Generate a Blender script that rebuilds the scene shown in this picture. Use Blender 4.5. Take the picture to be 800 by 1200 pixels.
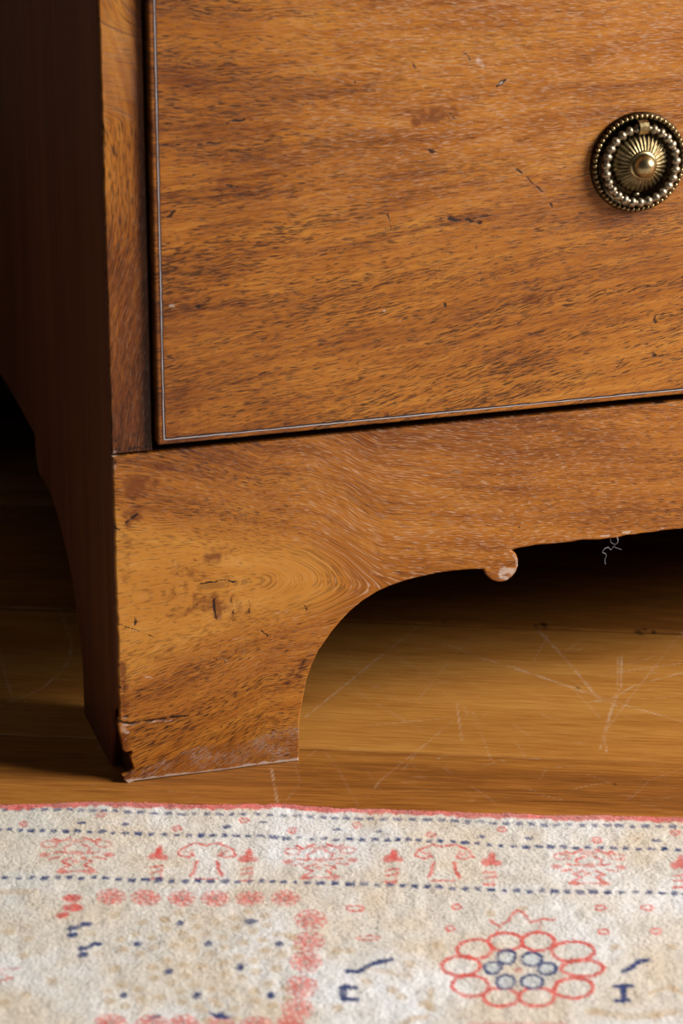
import bpy, bmesh, math, random
import numpy as np
from mathutils import Vector, Matrix
from mathutils.geometry import delaunay_2d_cdt

S = bpy.context.scene
for o in list(bpy.data.objects):
    bpy.data.objects.remove(o, do_unlink=True)

# ------------------------------------------------------------------ camera
F_PX, PITCH, YAW = 3400.0, 0.3585, 0.2918
CAM = np.array([-0.2189, -1.0379, 0.5132])
FW = np.array([math.sin(YAW) * math.cos(PITCH), math.cos(YAW) * math.cos(PITCH), -math.sin(PITCH)])
RT = np.array([math.cos(YAW), -math.sin(YAW), 0.0])
UP = np.cross(RT, FW)
cd = bpy.data.cameras.new('camera')
cam = bpy.data.objects.new('camera', cd)
S.collection.objects.link(cam)
cd.sensor_fit = 'VERTICAL'; cd.sensor_height = 36; cd.sensor_width = 24
cd.lens = F_PX / 1200 * 36
cd.clip_start = 0.02; cd.clip_end = 50
m = Matrix.Identity(4)
for i in range(3):
    m[i][0] = RT[i]; m[i][1] = UP[i]; m[i][2] = -FW[i]; m[i][3] = CAM[i]
cam.matrix_world = m
cd.dof.use_dof = True
cd.dof.focus_distance = 1.19
cd.dof.aperture_fstop = 14.0
S.camera = cam

# ------------------------------------------------------------------ world, window light, exposure
w = bpy.data.worlds.new('room_ambience'); S.world = w; w.use_nodes = True
bg = w.node_tree.nodes['Background']
bg.inputs[0].default_value = (0.80, 0.90, 1.0, 1); bg.inputs[1].default_value = 0.05
ld = bpy.data.lights.new('window_daylight', 'AREA')
ld.shape = 'RECTANGLE'; ld.size = 0.75; ld.size_y = 1.0; ld.energy = 108; ld.color = (1.0, 0.97, 0.93)
lo = bpy.data.objects.new('window_daylight', ld); S.collection.objects.link(lo)
LAZ, LEL, LD = math.radians(-30), math.radians(28.5), 2.2
ldir = Vector((math.cos(LAZ) * math.cos(LEL), math.sin(LAZ) * math.cos(LEL), math.sin(LEL)))
lo.location = Vector((0.12, 0, 0.12)) + ldir * LD
lo.rotation_euler = ldir.to_track_quat('Z', 'Y').to_euler()
S.view_settings.view_transform = 'Standard'; S.view_settings.look = 'None'
S.view_settings.exposure = 0.0; S.view_settings.gamma = 1.0
S.view_settings.use_curve_mapping = False

# ------------------------------------------------------------------ helpers
rng = np.random.default_rng(7); random.seed(7)

def _ray(x, y):
    return FW * F_PX + RT * (x - 400) - UP * (y - 600)
def front(x, y, Y=0.0):           # measured point of the photograph -> (x, z) on the chest's front plane
    d = _ray(x, y); p = CAM + d * (Y - CAM[1]) / d[1]; return p[0], p[2]
def ground(x, y, z=0.0):          # -> (x, y) on a horizontal plane
    d = _ray(x, y); p = CAM + d * (z - CAM[2]) / d[2]; return p[0], p[1]

def sm(a, b, x):
    t = np.clip((x - a) / (b - a), 0, 1); return t * t * (3 - 2 * t)

def vnoise(x, y, seed):           # smooth 2D value noise in -1..1
    r = np.random.default_rng(seed); T = r.random((256, 256)) * 2 - 1
    xi = np.floor(x).astype(int); yi = np.floor(y).astype(int)
    fx = x - xi; fy = y - yi; fx = fx * fx * (3 - 2 * fx); fy = fy * fy * (3 - 2 * fy)
    a = T[xi % 256, yi % 256]; b = T[(xi + 1) % 256, yi % 256]; c = T[xi % 256, (yi + 1) % 256]; d = T[(xi + 1) % 256, (yi + 1) % 256]
    return (a * (1 - fx) + b * fx) * (1 - fy) + (c * (1 - fx) + d * fx) * fy

def segdist(px, py, a, b):
    ax, ay = a; bx, by = b; dx, dy = bx - ax, by - ay; L = dx * dx + dy * dy + 1e-18
    t = np.clip(((px - ax) * dx + (py - ay) * dy) / L, 0, 1)
    return np.hypot(px - ax - t * dx, py - ay - t * dy), t

def mesh_np(name, V, Fs, mat, parent=None, smooth=False):
    me = bpy.data.meshes.new(name); me.from_pydata([tuple(v) for v in V], [], Fs); me.update()
    if smooth: me.polygons.foreach_set('use_smooth', [True] * len(me.polygons))
    if mat: me.materials.append(mat)
    o = bpy.data.objects.new(name, me); S.collection.objects.link(o)
    if parent: o.parent = parent
    return o

def mesh_tri(name, V, T, mat, parent=None, smooth=False, quads=False):
    """fast numpy mesh"""
    k = 4 if quads else 3
    V = np.asarray(V, np.float32); T = np.asarray(T, np.int32)
    me = bpy.data.meshes.new(name)
    me.vertices.add(len(V)); me.vertices.foreach_set('co', V.ravel())
    me.loops.add(T.size); me.loops.foreach_set('vertex_index', T.ravel())
    me.polygons.add(len(T)); me.polygons.foreach_set('loop_start', np.arange(0, T.size, k, dtype=np.int32))
    try: me.polygons.foreach_set('loop_total', np.full(len(T), k, np.int32))
    except Exception: pass
    me.update(calc_edges=True); me.validate()
    me.polygons.foreach_set('use_smooth', np.full(len(me.polygons), smooth))
    if mat: me.materials.append(mat)
    o = bpy.data.objects.new(name, me); S.collection.objects.link(o)
    if parent: o.parent = parent
    return o

def attr(o, name, data, typ='FLOAT'):
    a = o.data.attributes.new(name, typ, 'POINT')
    d = np.asarray(data, np.float32).ravel()
    a.data.foreach_set({'FLOAT': 'value', 'FLOAT_VECTOR': 'vector', 'FLOAT_COLOR': 'color'}[typ], d)

def coords(o):
    a = np.empty(len(o.data.vertices) * 3, np.float32); o.data.vertices.foreach_get('co', a); return a.reshape(-1, 3).astype(float)

def bm_obj(name, bm, mat, parent=None, smooth=False):
    bmesh.ops.recalc_face_normals(bm, faces=bm.faces)
    me = bpy.data.meshes.new(name); bm.to_mesh(me); bm.free()
    if smooth: me.polygons.foreach_set('use_smooth', [True] * len(me.polygons))
    me.materials.append(mat)
    o = bpy.data.objects.new(name, me); S.collection.objects.link(o)
    if parent: o.parent = parent
    return o

def add_box(bm, x0, x1, y0, y1, z0, z1, bev=0.0):
    r = bmesh.ops.create_cube(bm, size=1.0)
    for v in r['verts']:
        v.co = Vector(((x0 + x1) / 2 + v.co.x * (x1 - x0), (y0 + y1) / 2 + v.co.y * (y1 - y0), (z0 + z1) / 2 + v.co.z * (z1 - z0)))
    if bev:
        es = list({e for v in r['verts'] for e in v.link_edges})
        bmesh.ops.bevel(bm, geom=es, offset=bev, segments=2, affect='EDGES', profile=0.5)

def add_tube(bm, pts, rad, seg=8, closed=False):
    n = len(pts); rings = []
    for i, p in enumerate(pts):
        p = Vector(p)
        a = Vector(pts[(i - 1) % n] if (closed or i) else pts[0]); b = Vector(pts[(i + 1) % n] if (closed or i < n - 1) else pts[-1])
        t = (b - a).normalized(); s = t.orthogonal().normalized() if i == 0 else (prev - t * prev.dot(t)).normalized()
        prev = s; q = t.cross(s)
        r = rad[i] if hasattr(rad, '__len__') else rad
        rings.append([bm.verts.new(p + (s * math.cos(2 * math.pi * k / seg) + q * math.sin(2 * math.pi * k / seg)) * r) for k in range(seg)])
    for i in range(n if closed else n - 1):
        A, B = rings[i], rings[(i + 1) % n]
        for k in range(seg): bm.faces.new((A[k], A[(k + 1) % seg], B[(k + 1) % seg], B[k]))
    if not closed:
        bm.faces.new(rings[0][::-1]); bm.faces.new(rings[-1])

def inside(px, pz, poly):
    c = np.zeros(len(px), bool); n = len(poly); j = n - 1
    for i in range(n):
        xi, zi = poly[i]; xj, zj = poly[j]
        if zi != zj:
            cond = ((zi > pz) != (zj > pz)) & (px < (xj - xi) * (pz - zi) / (zj - zi) + xi); c ^= cond
        j = i
    return c

def densify(poly, fine, coarse, xlim):
    out = []
    for i in range(len(poly)):
        a = np.array(poly[i]); b = np.array(poly[(i + 1) % len(poly)])
        h = fine if min(a[0], b[0]) < xlim else coarse
        n = max(1, int(np.linalg.norm(b - a) / h))
        for k in range(n): out.append(tuple(a + (b - a) * k / n))
    return out

def inset(poly, d):
    P = np.array(poly); n = len(P)
    area = 0.5 * np.sum(P[:, 0] * np.roll(P[:, 1], -1) - np.roll(P[:, 0], -1) * P[:, 1])
    t = np.roll(P, -1, 0) - np.roll(P, 1, 0); t /= np.linalg.norm(t, axis=1)[:, None] + 1e-12
    nn = np.stack([-t[:, 1], t[:, 0]], 1) * (1 if area > 0 else -1)
    return P + nn * d

def plate(poly, fine, xfine, coarse, bev):
    """front (y=0) triangulated surface of an outline with grid points inside and a small rounded edge; returns 2D verts, y, tris, outline idx"""
    poly = densify(poly, fine * 2, coarse, xfine)
    ins = inset(poly, bev)
    P = np.array(poly); x0, z0 = P.min(0); x1, z1 = P.max(0)
    gx = np.concatenate([np.arange(x0, min(xfine, x1), fine), np.arange(min(xfine, x1), x1, coarse)])
    gz = np.arange(z0, z1, fine)
    X, Z = np.meshgrid(gx, gz, indexing='ij')
    keepz = (X < xfine) | (((Z - z0) / coarse % 1.0) < fine / coarse)
    X = X[keepz] + (rng.random(keepz.sum()) - .5) * fine * .3; Z = Z[keepz] + (rng.random(keepz.sum()) - .5) * fine * .3
    k = inside(X, Z, ins); X, Z = X[k], Z[k]
    k = np.ones(len(X), bool)
    for i in range(len(ins)):
        if ins[i][0] > xfine + .01 and i % 2: continue
        b = ins[(i + 1) % len(ins)]; lo_, hi_ = np.minimum(ins[i], b) - fine, np.maximum(ins[i], b) + fine
        c = np.where((X > lo_[0]) & (X < hi_[0]) & (Z > lo_[1]) & (Z < hi_[1]) & k)[0]
        if len(c): k[c[segdist(X[c], Z[c], ins[i], b)[0] < fine * .5]] = False
    X, Z = X[k], Z[k]
    n = len(ins)
    pts = [Vector((a, b)) for a, b in ins] + [Vector((a, b)) for a, b in zip(X, Z)]
    edges = [(i, (i + 1) % n) for i in range(n)]
    vo, eo, fo, ov, oe, of = delaunay_2d_cdt(pts, edges, [], 1, 1e-7, True)
    cx_ = np.array([sum(vo[i][0] for i in f) / len(f) for f in fo]); cz_ = np.array([sum(vo[i][1] for i in f) / len(f) for f in fo])
    fo = [f for f, k in zip(fo, inside(cx_, cz_, ins)) if k]
    loc = {}
    for i, l in enumerate(ov):
        for q in l:
            if q < n: loc[q] = i
    return poly, vo, fo, [loc[i] for i in range(n)]

def plate_obj(name, poly, fine, xfine, coarse, bev, thick, mat, parent, y0=0.0):
    poly, vo, fo, ring = plate(poly, fine, xfine, coarse, bev)
    V = [(v[0], y0, v[1]) for v in vo]; Fs = []
    for f in fo:
        a, b, c = (vo[i] for i in f[:3])
        Fs.append(f if (b[0] - a[0]) * (c[1] - a[1]) - (b[1] - a[1]) * (c[0] - a[0]) > 0 else f[::-1])
    n = len(poly); P = np.array(poly)
    area = 0.5 * np.sum(P[:, 0] * np.roll(P[:, 1], -1) - np.roll(P[:, 0], -1) * P[:, 1])
    mid = inset(poly, bev * .3)
    rings = [ring]
    for pl, yy in ((mid, bev * .3), (P, bev), (P, thick)):
        st = len(V); V += [(p[0], y0 + yy, p[1]) for p in pl]; rings.append(list(range(st, st + n)))
    for A, B in zip(rings, rings[1:]):
        for i in range(n):
            j = (i + 1) % n
            Fs.append((A[i], B[i], B[j], A[j]) if area > 0 else (A[i], A[j], B[j], B[i]))
    back = delaunay_2d_cdt([Vector(p) for p in poly], [(i, (i + 1) % n) for i in range(n)], [], 1, 1e-7, True)
    lb = {}
    for i, l in enumerate(back[3]):
        for q in l: lb[i] = q
    bc = np.array([[sum(back[0][i][q] for i in f) / len(f) for q in (0, 1)] for f in back[2]])
    for f, k in zip(back[2], inside(bc[:, 0], bc[:, 1], poly)):
        if not k: continue
        t = [rings[-1][lb[i]] for i in f]
        a, b, c = (V[i] for i in t[:3])
        Fs.append(t if (b[0] - a[0]) * (c[2] - a[2]) - (b[2] - a[2]) * (c[0] - a[0]) < 0 else t[::-1])
    return mesh_np(name, V, Fs, mat, parent)

# ------------------------------------------------------------------ material building
class N:
    def __init__(s, name):
        s.m = bpy.data.materials.new(name); s.m.use_nodes = True; s.t = s.m.node_tree; s.n = s.t.nodes; s.l = s.t.links
        s.b = s.n['Principled BSDF']
    def _set(s, sock, v):
        if hasattr(v, 'is_output'): s.l.new(v, sock)
        elif v is not None: sock.default_value = v
    def math(s, op, a, b=None, c=None, clamp=False):
        x = s.n.new('ShaderNodeMath'); x.operation = op; x.use_clamp = clamp
        s._set(x.inputs[0], a); s._set(x.inputs[1], b); s._set(x.inputs[2], c); return x.outputs[0]
    def attr(s, name, out='Fac'):
        x = s.n.new('ShaderNodeAttribute'); x.attribute_name = name; return x.outputs[out]
    def obj(s):
        return s.n.new('ShaderNodeTexCoord').outputs['Object']
    def map(s, v, scale=(1, 1, 1), loc=(0, 0, 0), rot=(0, 0, 0)):
        x = s.n.new('ShaderNodeMapping'); s.l.new(v, x.inputs[0])
        x.inputs['Scale'].default_value = scale; x.inputs['Location'].default_value = loc; x.inputs['Rotation'].default_value = rot
        return x.outputs[0]
    def noise(s, v, scale=1, detail=2, rough=.5, dist=0.0):
        x = s.n.new('ShaderNodeTexNoise'); s.l.new(v, x.inputs['Vector'])
        x.inputs['Scale'].default_value = scale; x.inputs['Detail'].default_value = detail; x.inputs['Roughness'].default_value = rough
        x.inputs['Distortion'].default_value = dist; return x.outputs['Fac']
    def ramp(s, f, stops, interp='LINEAR'):
        x = s.n.new('ShaderNodeValToRGB'); x.color_ramp.interpolation = interp; s.l.new(f, x.inputs[0]); e = x.color_ramp.elements
        while len(e) < len(stops): e.new(0.5)
        for q, (p, c) in zip(e, stops):
            q.position = p; q.color = (c[0], c[1], c[2], 1) if hasattr(c, '__len__') else (c, c, c, 1)
        return x.outputs[0]
    def mix(s, f, a, b, mode='MIX'):
        x = s.n.new('ShaderNodeMix'); x.data_type = 'RGBA'; x.blend_type = mode
        s._set(x.inputs[0], f)
        for k, v in ((6, a), (7, b)): s._set(x.inputs[k], (*v, 1) if isinstance(v, tuple) and len(v) == 3 else v)
        return x.outputs[2]
    def step(s, f, a, b):
        x = s.n.new('ShaderNodeMapRange'); x.interpolation_type = 'SMOOTHSTEP'; s.l.new(f, x.inputs[0])
        x.inputs[1].default_value = a; x.inputs[2].default_value = b; return x.outputs[0]
    def bump(s, h, strength, dist=0.001, nrm=None):
        x = s.n.new('ShaderNodeBump'); x.inputs['Strength'].default_value = strength; x.inputs['Distance'].default_value = dist
        s.l.new(h, x.inputs['Height'])
        if nrm: s.l.new(nrm, x.inputs['Normal'])
        return x.outputs[0]

def wood_front():
    """polished mahogany; attributes: gr (grain coordinates, m), po (pore coordinates, m), tone, plight, dark, light, red"""
    n = N('mahogany_front'); gr = n.attr('gr', 'Vector'); po = n.attr('po', 'Vector')
    tone = n.attr('tone'); pl = n.attr('pore_glint'); dark = n.attr('dark'); light = n.attr('light'); red = n.attr('red'); act = n.math('SUBTRACT', 1.0, n.math('MULTIPLY', n.attr('calm'), .55))
    band = n.noise(n.map(gr, (9, 95, 9)), 1, 3, .55, .3)
    streak = n.noise(n.map(gr, (22, 520, 22)), 1, 3, .6, .2)
    fine = n.noise(n.map(po, (160, 2400, 60)), 1, 2, .6)
    blot = n.noise(n.map(gr, (28, 60, 28)), 1, 2, .5)
    t = n.math('ADD', tone, n.math('MULTIPLY', n.math('SUBTRACT', band, .5), .52))
    t = n.math('ADD', t, n.math('MULTIPLY', n.math('MULTIPLY', n.math('SUBTRACT', streak, .5), .58), act))
    t = n.math('ADD', t, n.math('MULTIPLY', n.math('MULTIPLY', n.math('SUBTRACT', fine, .5), .60), act))
    t = n.math('ADD', t, n.math('MULTIPLY', n.math('SUBTRACT', blot, .5), .35))
    base = n.ramp(t, [(0.0, (.050, .010, .0015)), (.25, (.150, .038, .004)), (.5, (.325, .105, .010)), (.75, (.45, .180, .024)), (1.0, (.58, .30, .075))])
    # open pores: short dashes, dark in the lower boards, pale where window glints are painted into the colour
    pn = n.noise(n.map(po, (240, 2700, 100)), 1, 1, .5)
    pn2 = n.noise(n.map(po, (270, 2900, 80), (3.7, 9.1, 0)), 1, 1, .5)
    dens = n.noise(n.map(gr, (16, 120, 16), (5, 2, 1)), 1, 2, .5)
    dm = n.step(n.math('ADD', pn, n.math('MULTIPLY', n.math('SUBTRACT', dens, .5), .38)), .545, .63)
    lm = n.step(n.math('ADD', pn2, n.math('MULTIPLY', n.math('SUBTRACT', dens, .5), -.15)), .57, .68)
    dm = n.math('MULTIPLY', n.math('MULTIPLY', dm, act), n.math('SUBTRACT', 1.0, n.math('MULTIPLY', pl, .6)))
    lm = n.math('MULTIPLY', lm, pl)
    c = n.mix(n.math('MULTIPLY', dm, .86), base, (.026, .007, .002))
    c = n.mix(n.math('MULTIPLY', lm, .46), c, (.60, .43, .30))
    # wear: stains, dents, rubbed and dusty places, broken up by grain
    brk = n.noise(n.map(po, (420, 1100, 400)), 1, 4, .7)
    dk = n.step(n.math('ADD', dark, n.math('MULTIPLY', n.math('SUBTRACT', brk, .5), 1.5)), .22, .62)
    lt = n.step(n.math('ADD', light, n.math('MULTIPLY', n.math('SUBTRACT', brk, .5), 1.3)), .2, .75)
    rd = n.step(n.math('ADD', red, n.math('MULTIPLY', n.math('SUBTRACT', brk, .5), 1.4)), .1, .8)
    c = n.mix(n.math('MULTIPLY', rd, .80), c, (.125, .028, .004))
    c = n.mix(n.math('MULTIPLY', dk, .92), c, (.012, .004, .002))
    c = n.mix(n.math('MULTIPLY', lt, .62), c, (.56, .45, .38))
    n.l.new(c, n.b.inputs['Base Color'])
    h = n.math('ADD', n.math('MULTIPLY', fine, .35), n.math('MULTIPLY', dm, -.6))
    h = n.math('ADD', h, n.math('MULTIPLY', lm, -.25)); h = n.math('ADD', h, n.math('MULTIPLY', dk, -1.2))
    n.l.new(n.bump(h, .35, .0004), n.b.inputs['Normal'])
    r = n.math('ADD', .36, n.math('MULTIPLY', blot, .16))
    n.l.new(n.math('ADD', r, n.math('MULTIPLY', lt, .3)), n.b.inputs['Roughness'])
    n.b.inputs['Specular IOR Level'].default_value = .3
    return n.m

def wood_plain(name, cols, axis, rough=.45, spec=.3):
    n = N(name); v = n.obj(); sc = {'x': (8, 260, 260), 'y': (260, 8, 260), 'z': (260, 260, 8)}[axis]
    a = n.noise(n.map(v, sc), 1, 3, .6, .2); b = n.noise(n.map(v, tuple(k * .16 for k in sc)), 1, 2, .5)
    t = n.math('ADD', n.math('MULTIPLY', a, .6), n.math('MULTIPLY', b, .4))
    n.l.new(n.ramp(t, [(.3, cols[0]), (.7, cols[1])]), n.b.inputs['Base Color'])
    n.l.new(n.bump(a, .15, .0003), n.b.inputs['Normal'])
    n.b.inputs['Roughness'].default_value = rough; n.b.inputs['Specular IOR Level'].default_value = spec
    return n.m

def metal(name, c0, c1, rough, bumpy=0.15):
    n = N(name); v = n.noise(n.map(n.obj(), (420, 420, 420)), 1, 3, .6)
    pt = n.n.new('ShaderNodeNewGeometry').outputs['Pointiness']
    n.l.new(n.mix(n.step(pt, .42, .54), (.012, .008, .004), n.ramp(v, [(.35, c0), (.68, c1)])), n.b.inputs['Base Color'])
    n.b.inputs['Metallic'].default_value = 1; n.b.inputs['Roughness'].default_value = rough
    n.l.new(n.bump(v, bumpy, .0004), n.b.inputs['Normal']); return n.m

def floor_mat():
    n = N('oiled_oak_boards'); v = n.attr('gr', 'Vector'); tone = n.attr('tone'); scr = n.attr('scr'); dark = n.attr('dark')
    a = n.noise(n.map(v, (42, 700, 1)), 1, 4, .65, .25); b = n.noise(n.map(v, (4, 60, 1)), 1, 3, .5, .4); c0 = n.noise(n.map(v, (60, 900, 1)), 1, 2, .5)
    t = n.math('ADD', tone, n.math('MULTIPLY', n.math('SUBTRACT', a, .5), .9))
    t = n.math('ADD', t, n.math('MULTIPLY', n.math('SUBTRACT', b, .5), .7))
    t = n.math('ADD', t, n.math('MULTIPLY', n.math('SUBTRACT', c0, .5), .25))
    col = n.ramp(t, [(0, (.100, .032, .006)), (.3, (.232, .080, .013)), (.55, (.36, .140, .024)), (.8, (.46, .205, .042)), (1, (.53, .30, .085))])
    rub = n.noise(n.map(v, (26, 40, 1)), 1, 3, .6)
    fs = n.step(n.noise(n.map(v, (140, 700, 1), (0, 0, 0), (0, 0, .7)), 1, 1), .69, .76)
    fs2 = n.step(n.noise(n.map(v, (140, 700, 1), (0, 0, 0), (0, 0, -.9)), 1, 1), .70, .78)
    f = n.math('MULTIPLY', n.math('MAXIMUM', fs, fs2), n.step(rub, .5, .7))
    brk = n.noise(n.map(v, (300, 300, 1)), 1, 2, .5)
    sc = n.math('MULTIPLY', scr, n.step(brk, .28, .55))
    sc = n.math('MAXIMUM', sc, n.math('MULTIPLY', f, .35))
    col = n.mix(n.math('MULTIPLY', sc, .62), col, (.62, .50, .38))
    col = n.mix(dark, col, (.02, .008, .003))
    n.l.new(col, n.b.inputs['Base Color'])
    h = n.math('ADD', n.math('MULTIPLY', a, .3), n.math('MULTIPLY', sc, -.6))
    n.l.new(n.bump(h, .2, .0004), n.b.inputs['Normal'])
    n.l.new(n.math('ADD', .36, n.math('MULTIPLY', rub, .2)), n.b.inputs['Roughness'])
    n.b.inputs['Specular IOR Level'].default_value = .3
    return n.m

def rug_mat(name, rough=.85):
    n = N(name); c = n.attr('col', 'Color')
    a = n.noise(n.map(n.obj(), (700, 700, 700)), 1, 3, .65)
    c = n.mix(1.0, c, n.ramp(a, [(.25, .86), (.75, 1.12)]), 'MULTIPLY')
    n.l.new(c, n.b.inputs['Base Color']); n.b.inputs['Roughness'].default_value = rough
    n.b.inputs['Specular IOR Level'].default_value = .1
    n.b.inputs['Sheen Weight'].default_value = .25; n.b.inputs['Sheen Roughness'].default_value = .4; n.b.inputs['Sheen Tint'].default_value = (.9, .95, 1, 1)
    n.l.new(n.bump(a, .5, .0012), n.b.inputs['Normal']); return n.m

def plain(name, c, rough=.7):
    n = N(name); v = n.noise(n.map(n.obj(), (40, 40, 40)), 1, 3)
    n.l.new(n.ramp(v, [(.3, tuple(k * .9 for k in c)), (.7, c)]), n.b.inputs['Base Color']); n.b.inputs['Roughness'].default_value = rough
    n.b.inputs['Specular IOR Level'].default_value = .2
    return n.m

M_FRONT = wood_front()
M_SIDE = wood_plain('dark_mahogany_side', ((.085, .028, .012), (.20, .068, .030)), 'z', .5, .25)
M_CORE = wood_plain('old_softwood_core', ((.035, .014, .006), (.085, .036, .016)), 'x', .8, .1)
M_INLAY = plain('pale_stringing', (.42, .36, .36), .5)
M_INLAY_D = plain('dark_stringing', (.012, .007, .006), .6)
M_BRASS = metal('aged_brass', (.13, .09, .038), (.40, .30, .15), .38)
M_BRASS_L = metal('rubbed_brass', (.30, .22, .10), (.52, .41, .22), .33, .08)
M_BRONZE = metal('dark_patinated_bronze', (.018, .011, .006), (.070, .046, .022), .38)
M_STEELY = metal('grey_worn_brass', (.20, .155, .10), (.42, .35, .25), .42, .08)
M_FLOOR = floor_mat()
M_RUG = rug_mat('wool_pile')
M_GAP = plain('floor_gap', (.012, .006, .003), .9)
M_WALL = plain('painted_wall', (.55, .52, .47), .9)
M_LINT = plain('grey_lint', (.25, .26, .29), .8)

# ------------------------------------------------------------------ room: floor boards, wall
BA = math.radians(-22.3)                       # boards run this way
bu = np.array([math.cos(BA), math.sin(BA)]); bv = np.array([-math.sin(BA), math.cos(BA)])
s1 = np.array(ground(400, 727.2)) @ bv         # seam seen under the arch
s2 = np.array(ground(430, 879)) @ bv           # seam by the foot
BW = s1 - s2
bm = bmesh.new(); add_box(bm, -1.6, 2.4, -2.0, 1.15, -.06, -.022)
floor = bm_obj('floor', bm, M_GAP); floor['kind'] = 'structure'
floor['label'] = 'scratched honey-brown wooden board floor under the chest and rug'

def px_poly(pts): return [np.array(ground(*p)) for p in pts]
SCR = [([(357, 841), (420, 790), (488, 735)], .9, .0009), ([(519, 753), (552, 767), (682, 809), (721, 823), (800, 846)], 1, .0009),
       ([(631, 739), (665, 775), (699, 817), (722, 827)], 1, .0010), ([(800, 788), (744, 803), (712, 821), (690, 822)], 1, .0009),
       ([(800, 777), (735, 786), (715, 790)], .7, .0007), ([(729, 767), (727, 806), (716, 834), (708, 868)], .8, .0007),
       ([(725, 769), (722, 812), (710, 850), (702, 880)], .7, .0007), ([(708, 866), (711, 882)], .7, .0007),
       ([(535, 823), (541, 868)], .7, .0008), ([(554, 834), (575, 890)], .5, .0006), ([(800, 740), (740, 815), (706, 862)], .5, .0006),
       ([(600, 848), (625, 866), (700, 872)], .4, .0006), ([(600, 781), (640, 795), (685, 812)], .8, .0008),
       ([(610, 815), (636, 815), (640, 823)], .5, .0006), ([(490, 820), (530, 770), (560, 740)], .35, .0008),
       ([(470, 905), (490, 880), (530, 845)], .4, .0007), ([(430, 935), (445, 915), (500, 870)], .4, .0007),
       ([(380, 880), (395, 900), (420, 945)], .3, .0006), ([(318, 900), (325, 940)], .8, .0009), ([(345, 896), (352, 917), (330, 945)], .3, .0006),
       ([(0, 827), (30, 816), (50, 806), (72, 787), (82, 772), (84, 752), (75, 727), (68, 712)], 1, .0010),
       ([(2, 770), (8, 800), (17, 821)], .7, .0008), ([(0, 806), (60, 798), (98, 795)], .4, .0006), ([(600, 887), (632, 889)], .9, .0012),
       ([(410, 878), (424, 879)], .9, .0012), ([(640, 900), (680, 898)], .5, .0008), ([(520, 900), (580, 940)], .35, .0006),
       ([(740, 935), (760, 915), (800, 900)], .4, .0007), ([(455, 765), (520, 800), (560, 802)], .45, .0007), ([(430, 850), (520, 842)], .4, .0007),
       ([(400, 800), (420, 812), (500, 860)], .3, .0007), ([(580, 760), (640, 745)], .4, .0007), ([(660, 765), (690, 745)], .4, .0006)]
r2 = random.Random(3)
for i in range(46):
    x = r2.uniform(350, 800); y = r2.uniform(745, 940); a = r2.uniform(-1, 1) * 1.3; L = r2.uniform(10, 55)
    SCR.append(([(x, y), (x + L * .5 * math.cos(a), y + L * .5 * math.sin(a) * .7 + r2.uniform(-3, 3)), (x + L * math.cos(a), y + L * math.sin(a) * .7)], r2.uniform(.15, .45), .0006))
SPK = [((637, 732), 5, 1), ((627, 733), 3, .8), ((755, 737), 3, .9), ((749, 741), 6, 1), ((766, 740), 3, 1), ((720, 919), 2, .9), ((520, 728), 3, .7), ((677, 806), 3, .6)]

k0 = -5; k1 = 10
for k in range(k0, k1):
    va, vb = s2 + k * BW, s2 + (k + 1) * BW
    seen = k in (-1, 0, 1)
    # break positions along the board
    us = np.concatenate([np.arange(-1.3, -.16, .06), np.arange(-.16, .34, .0008 if seen else .06), np.arange(.34, 1.9, .06)])
    ga = {0: .0003, 1: .0011}.get(k, .0006); gb = {-1: .0003, 0: .0011}.get(k, .0006)
    e = .0012
    vs = np.concatenate([[va + ga, va + ga + e * .4, va + ga + e], np.arange(va + ga + e, vb - gb - e, .0011 if seen else .03)[1:], [vb - gb - e, vb - gb - e * .4, vb - gb]])
    zs = np.zeros(len(vs)); zs[0] = -.0010; zs[1] = -.0003; zs[-1] = -.0010; zs[-2] = -.0003
    U, W = np.meshgrid(us, vs, indexing='ij'); Zz = np.broadcast_to(zs, U.shape)
    X = U * bu[0] + W * bv[0]; Y = U * bu[1] + W * bv[1]
    nu, nv = U.shape
    V = np.stack([X.ravel(), Y.ravel(), Zz.ravel()], 1)
    idx = np.arange(nu * nv).reshape(nu, nv)
    Q = np.stack([idx[:-1, :-1], idx[1:, :-1], idx[1:, 1:], idx[:-1, 1:]], -1).reshape(-1, 4)
    # closed sides and underside
    per = np.concatenate([idx[:, 0], idx[-1, 1:], idx[::-1, -1][1:], idx[0, ::-1][1:-1]])
    base = len(V); low = V[per].copy(); low[:, 2] = -.02
    V = np.concatenate([V, low]); npn = len(per); i_ = np.arange(npn); j_ = (i_ + 1) % npn
    Q2 = np.stack([per[i_], base + i_, base + j_, per[j_]], -1)
    o = mesh_tri('plank', V, np.concatenate([Q, Q2]), M_FLOOR, floor, quads=True)
    px, py = V[:, 0], V[:, 1]
    uu = px * bu[0] + py * bu[1] + 3.1 * k; vv = px * bv[0] + py * bv[1] + .7 * k
    attr(o, 'gr', np.stack([uu, vv + .0035 * np.sin(uu * 9 + k), np.full(len(uu), k * 1.7)], 1), 'FLOAT_VECTOR')
    tone = {-1: .40, 0: .62, 1: .33}.get(k, .5)
    attr(o, 'tone', np.full(len(V), tone))
    scr = np.zeros(len(V)); dk = np.zeros(len(V))
    if seen:
        for pts, st, wd in SCR:
            P = px_poly(pts)
            for a, b in zip(P, P[1:]):
                d, t = segdist(px, py, a, b); scr = np.maximum(scr, st * np.clip(1.3 - d / (wd * .5), 0, 1) * (.55 + .45 * vnoise(px * 160, py * 160, 12)))
        for c_, r_, st in SPK:
            c0 = np.array(ground(*c_)); d = np.hypot(px - c0[0], (py - c0[1]) * .55) / (r_ / 2900)
            dk = np.maximum(dk, st * np.clip(1.3 - d, 0, 1))
    attr(o, 'scr', scr); attr(o, 'dark', dk)

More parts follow.
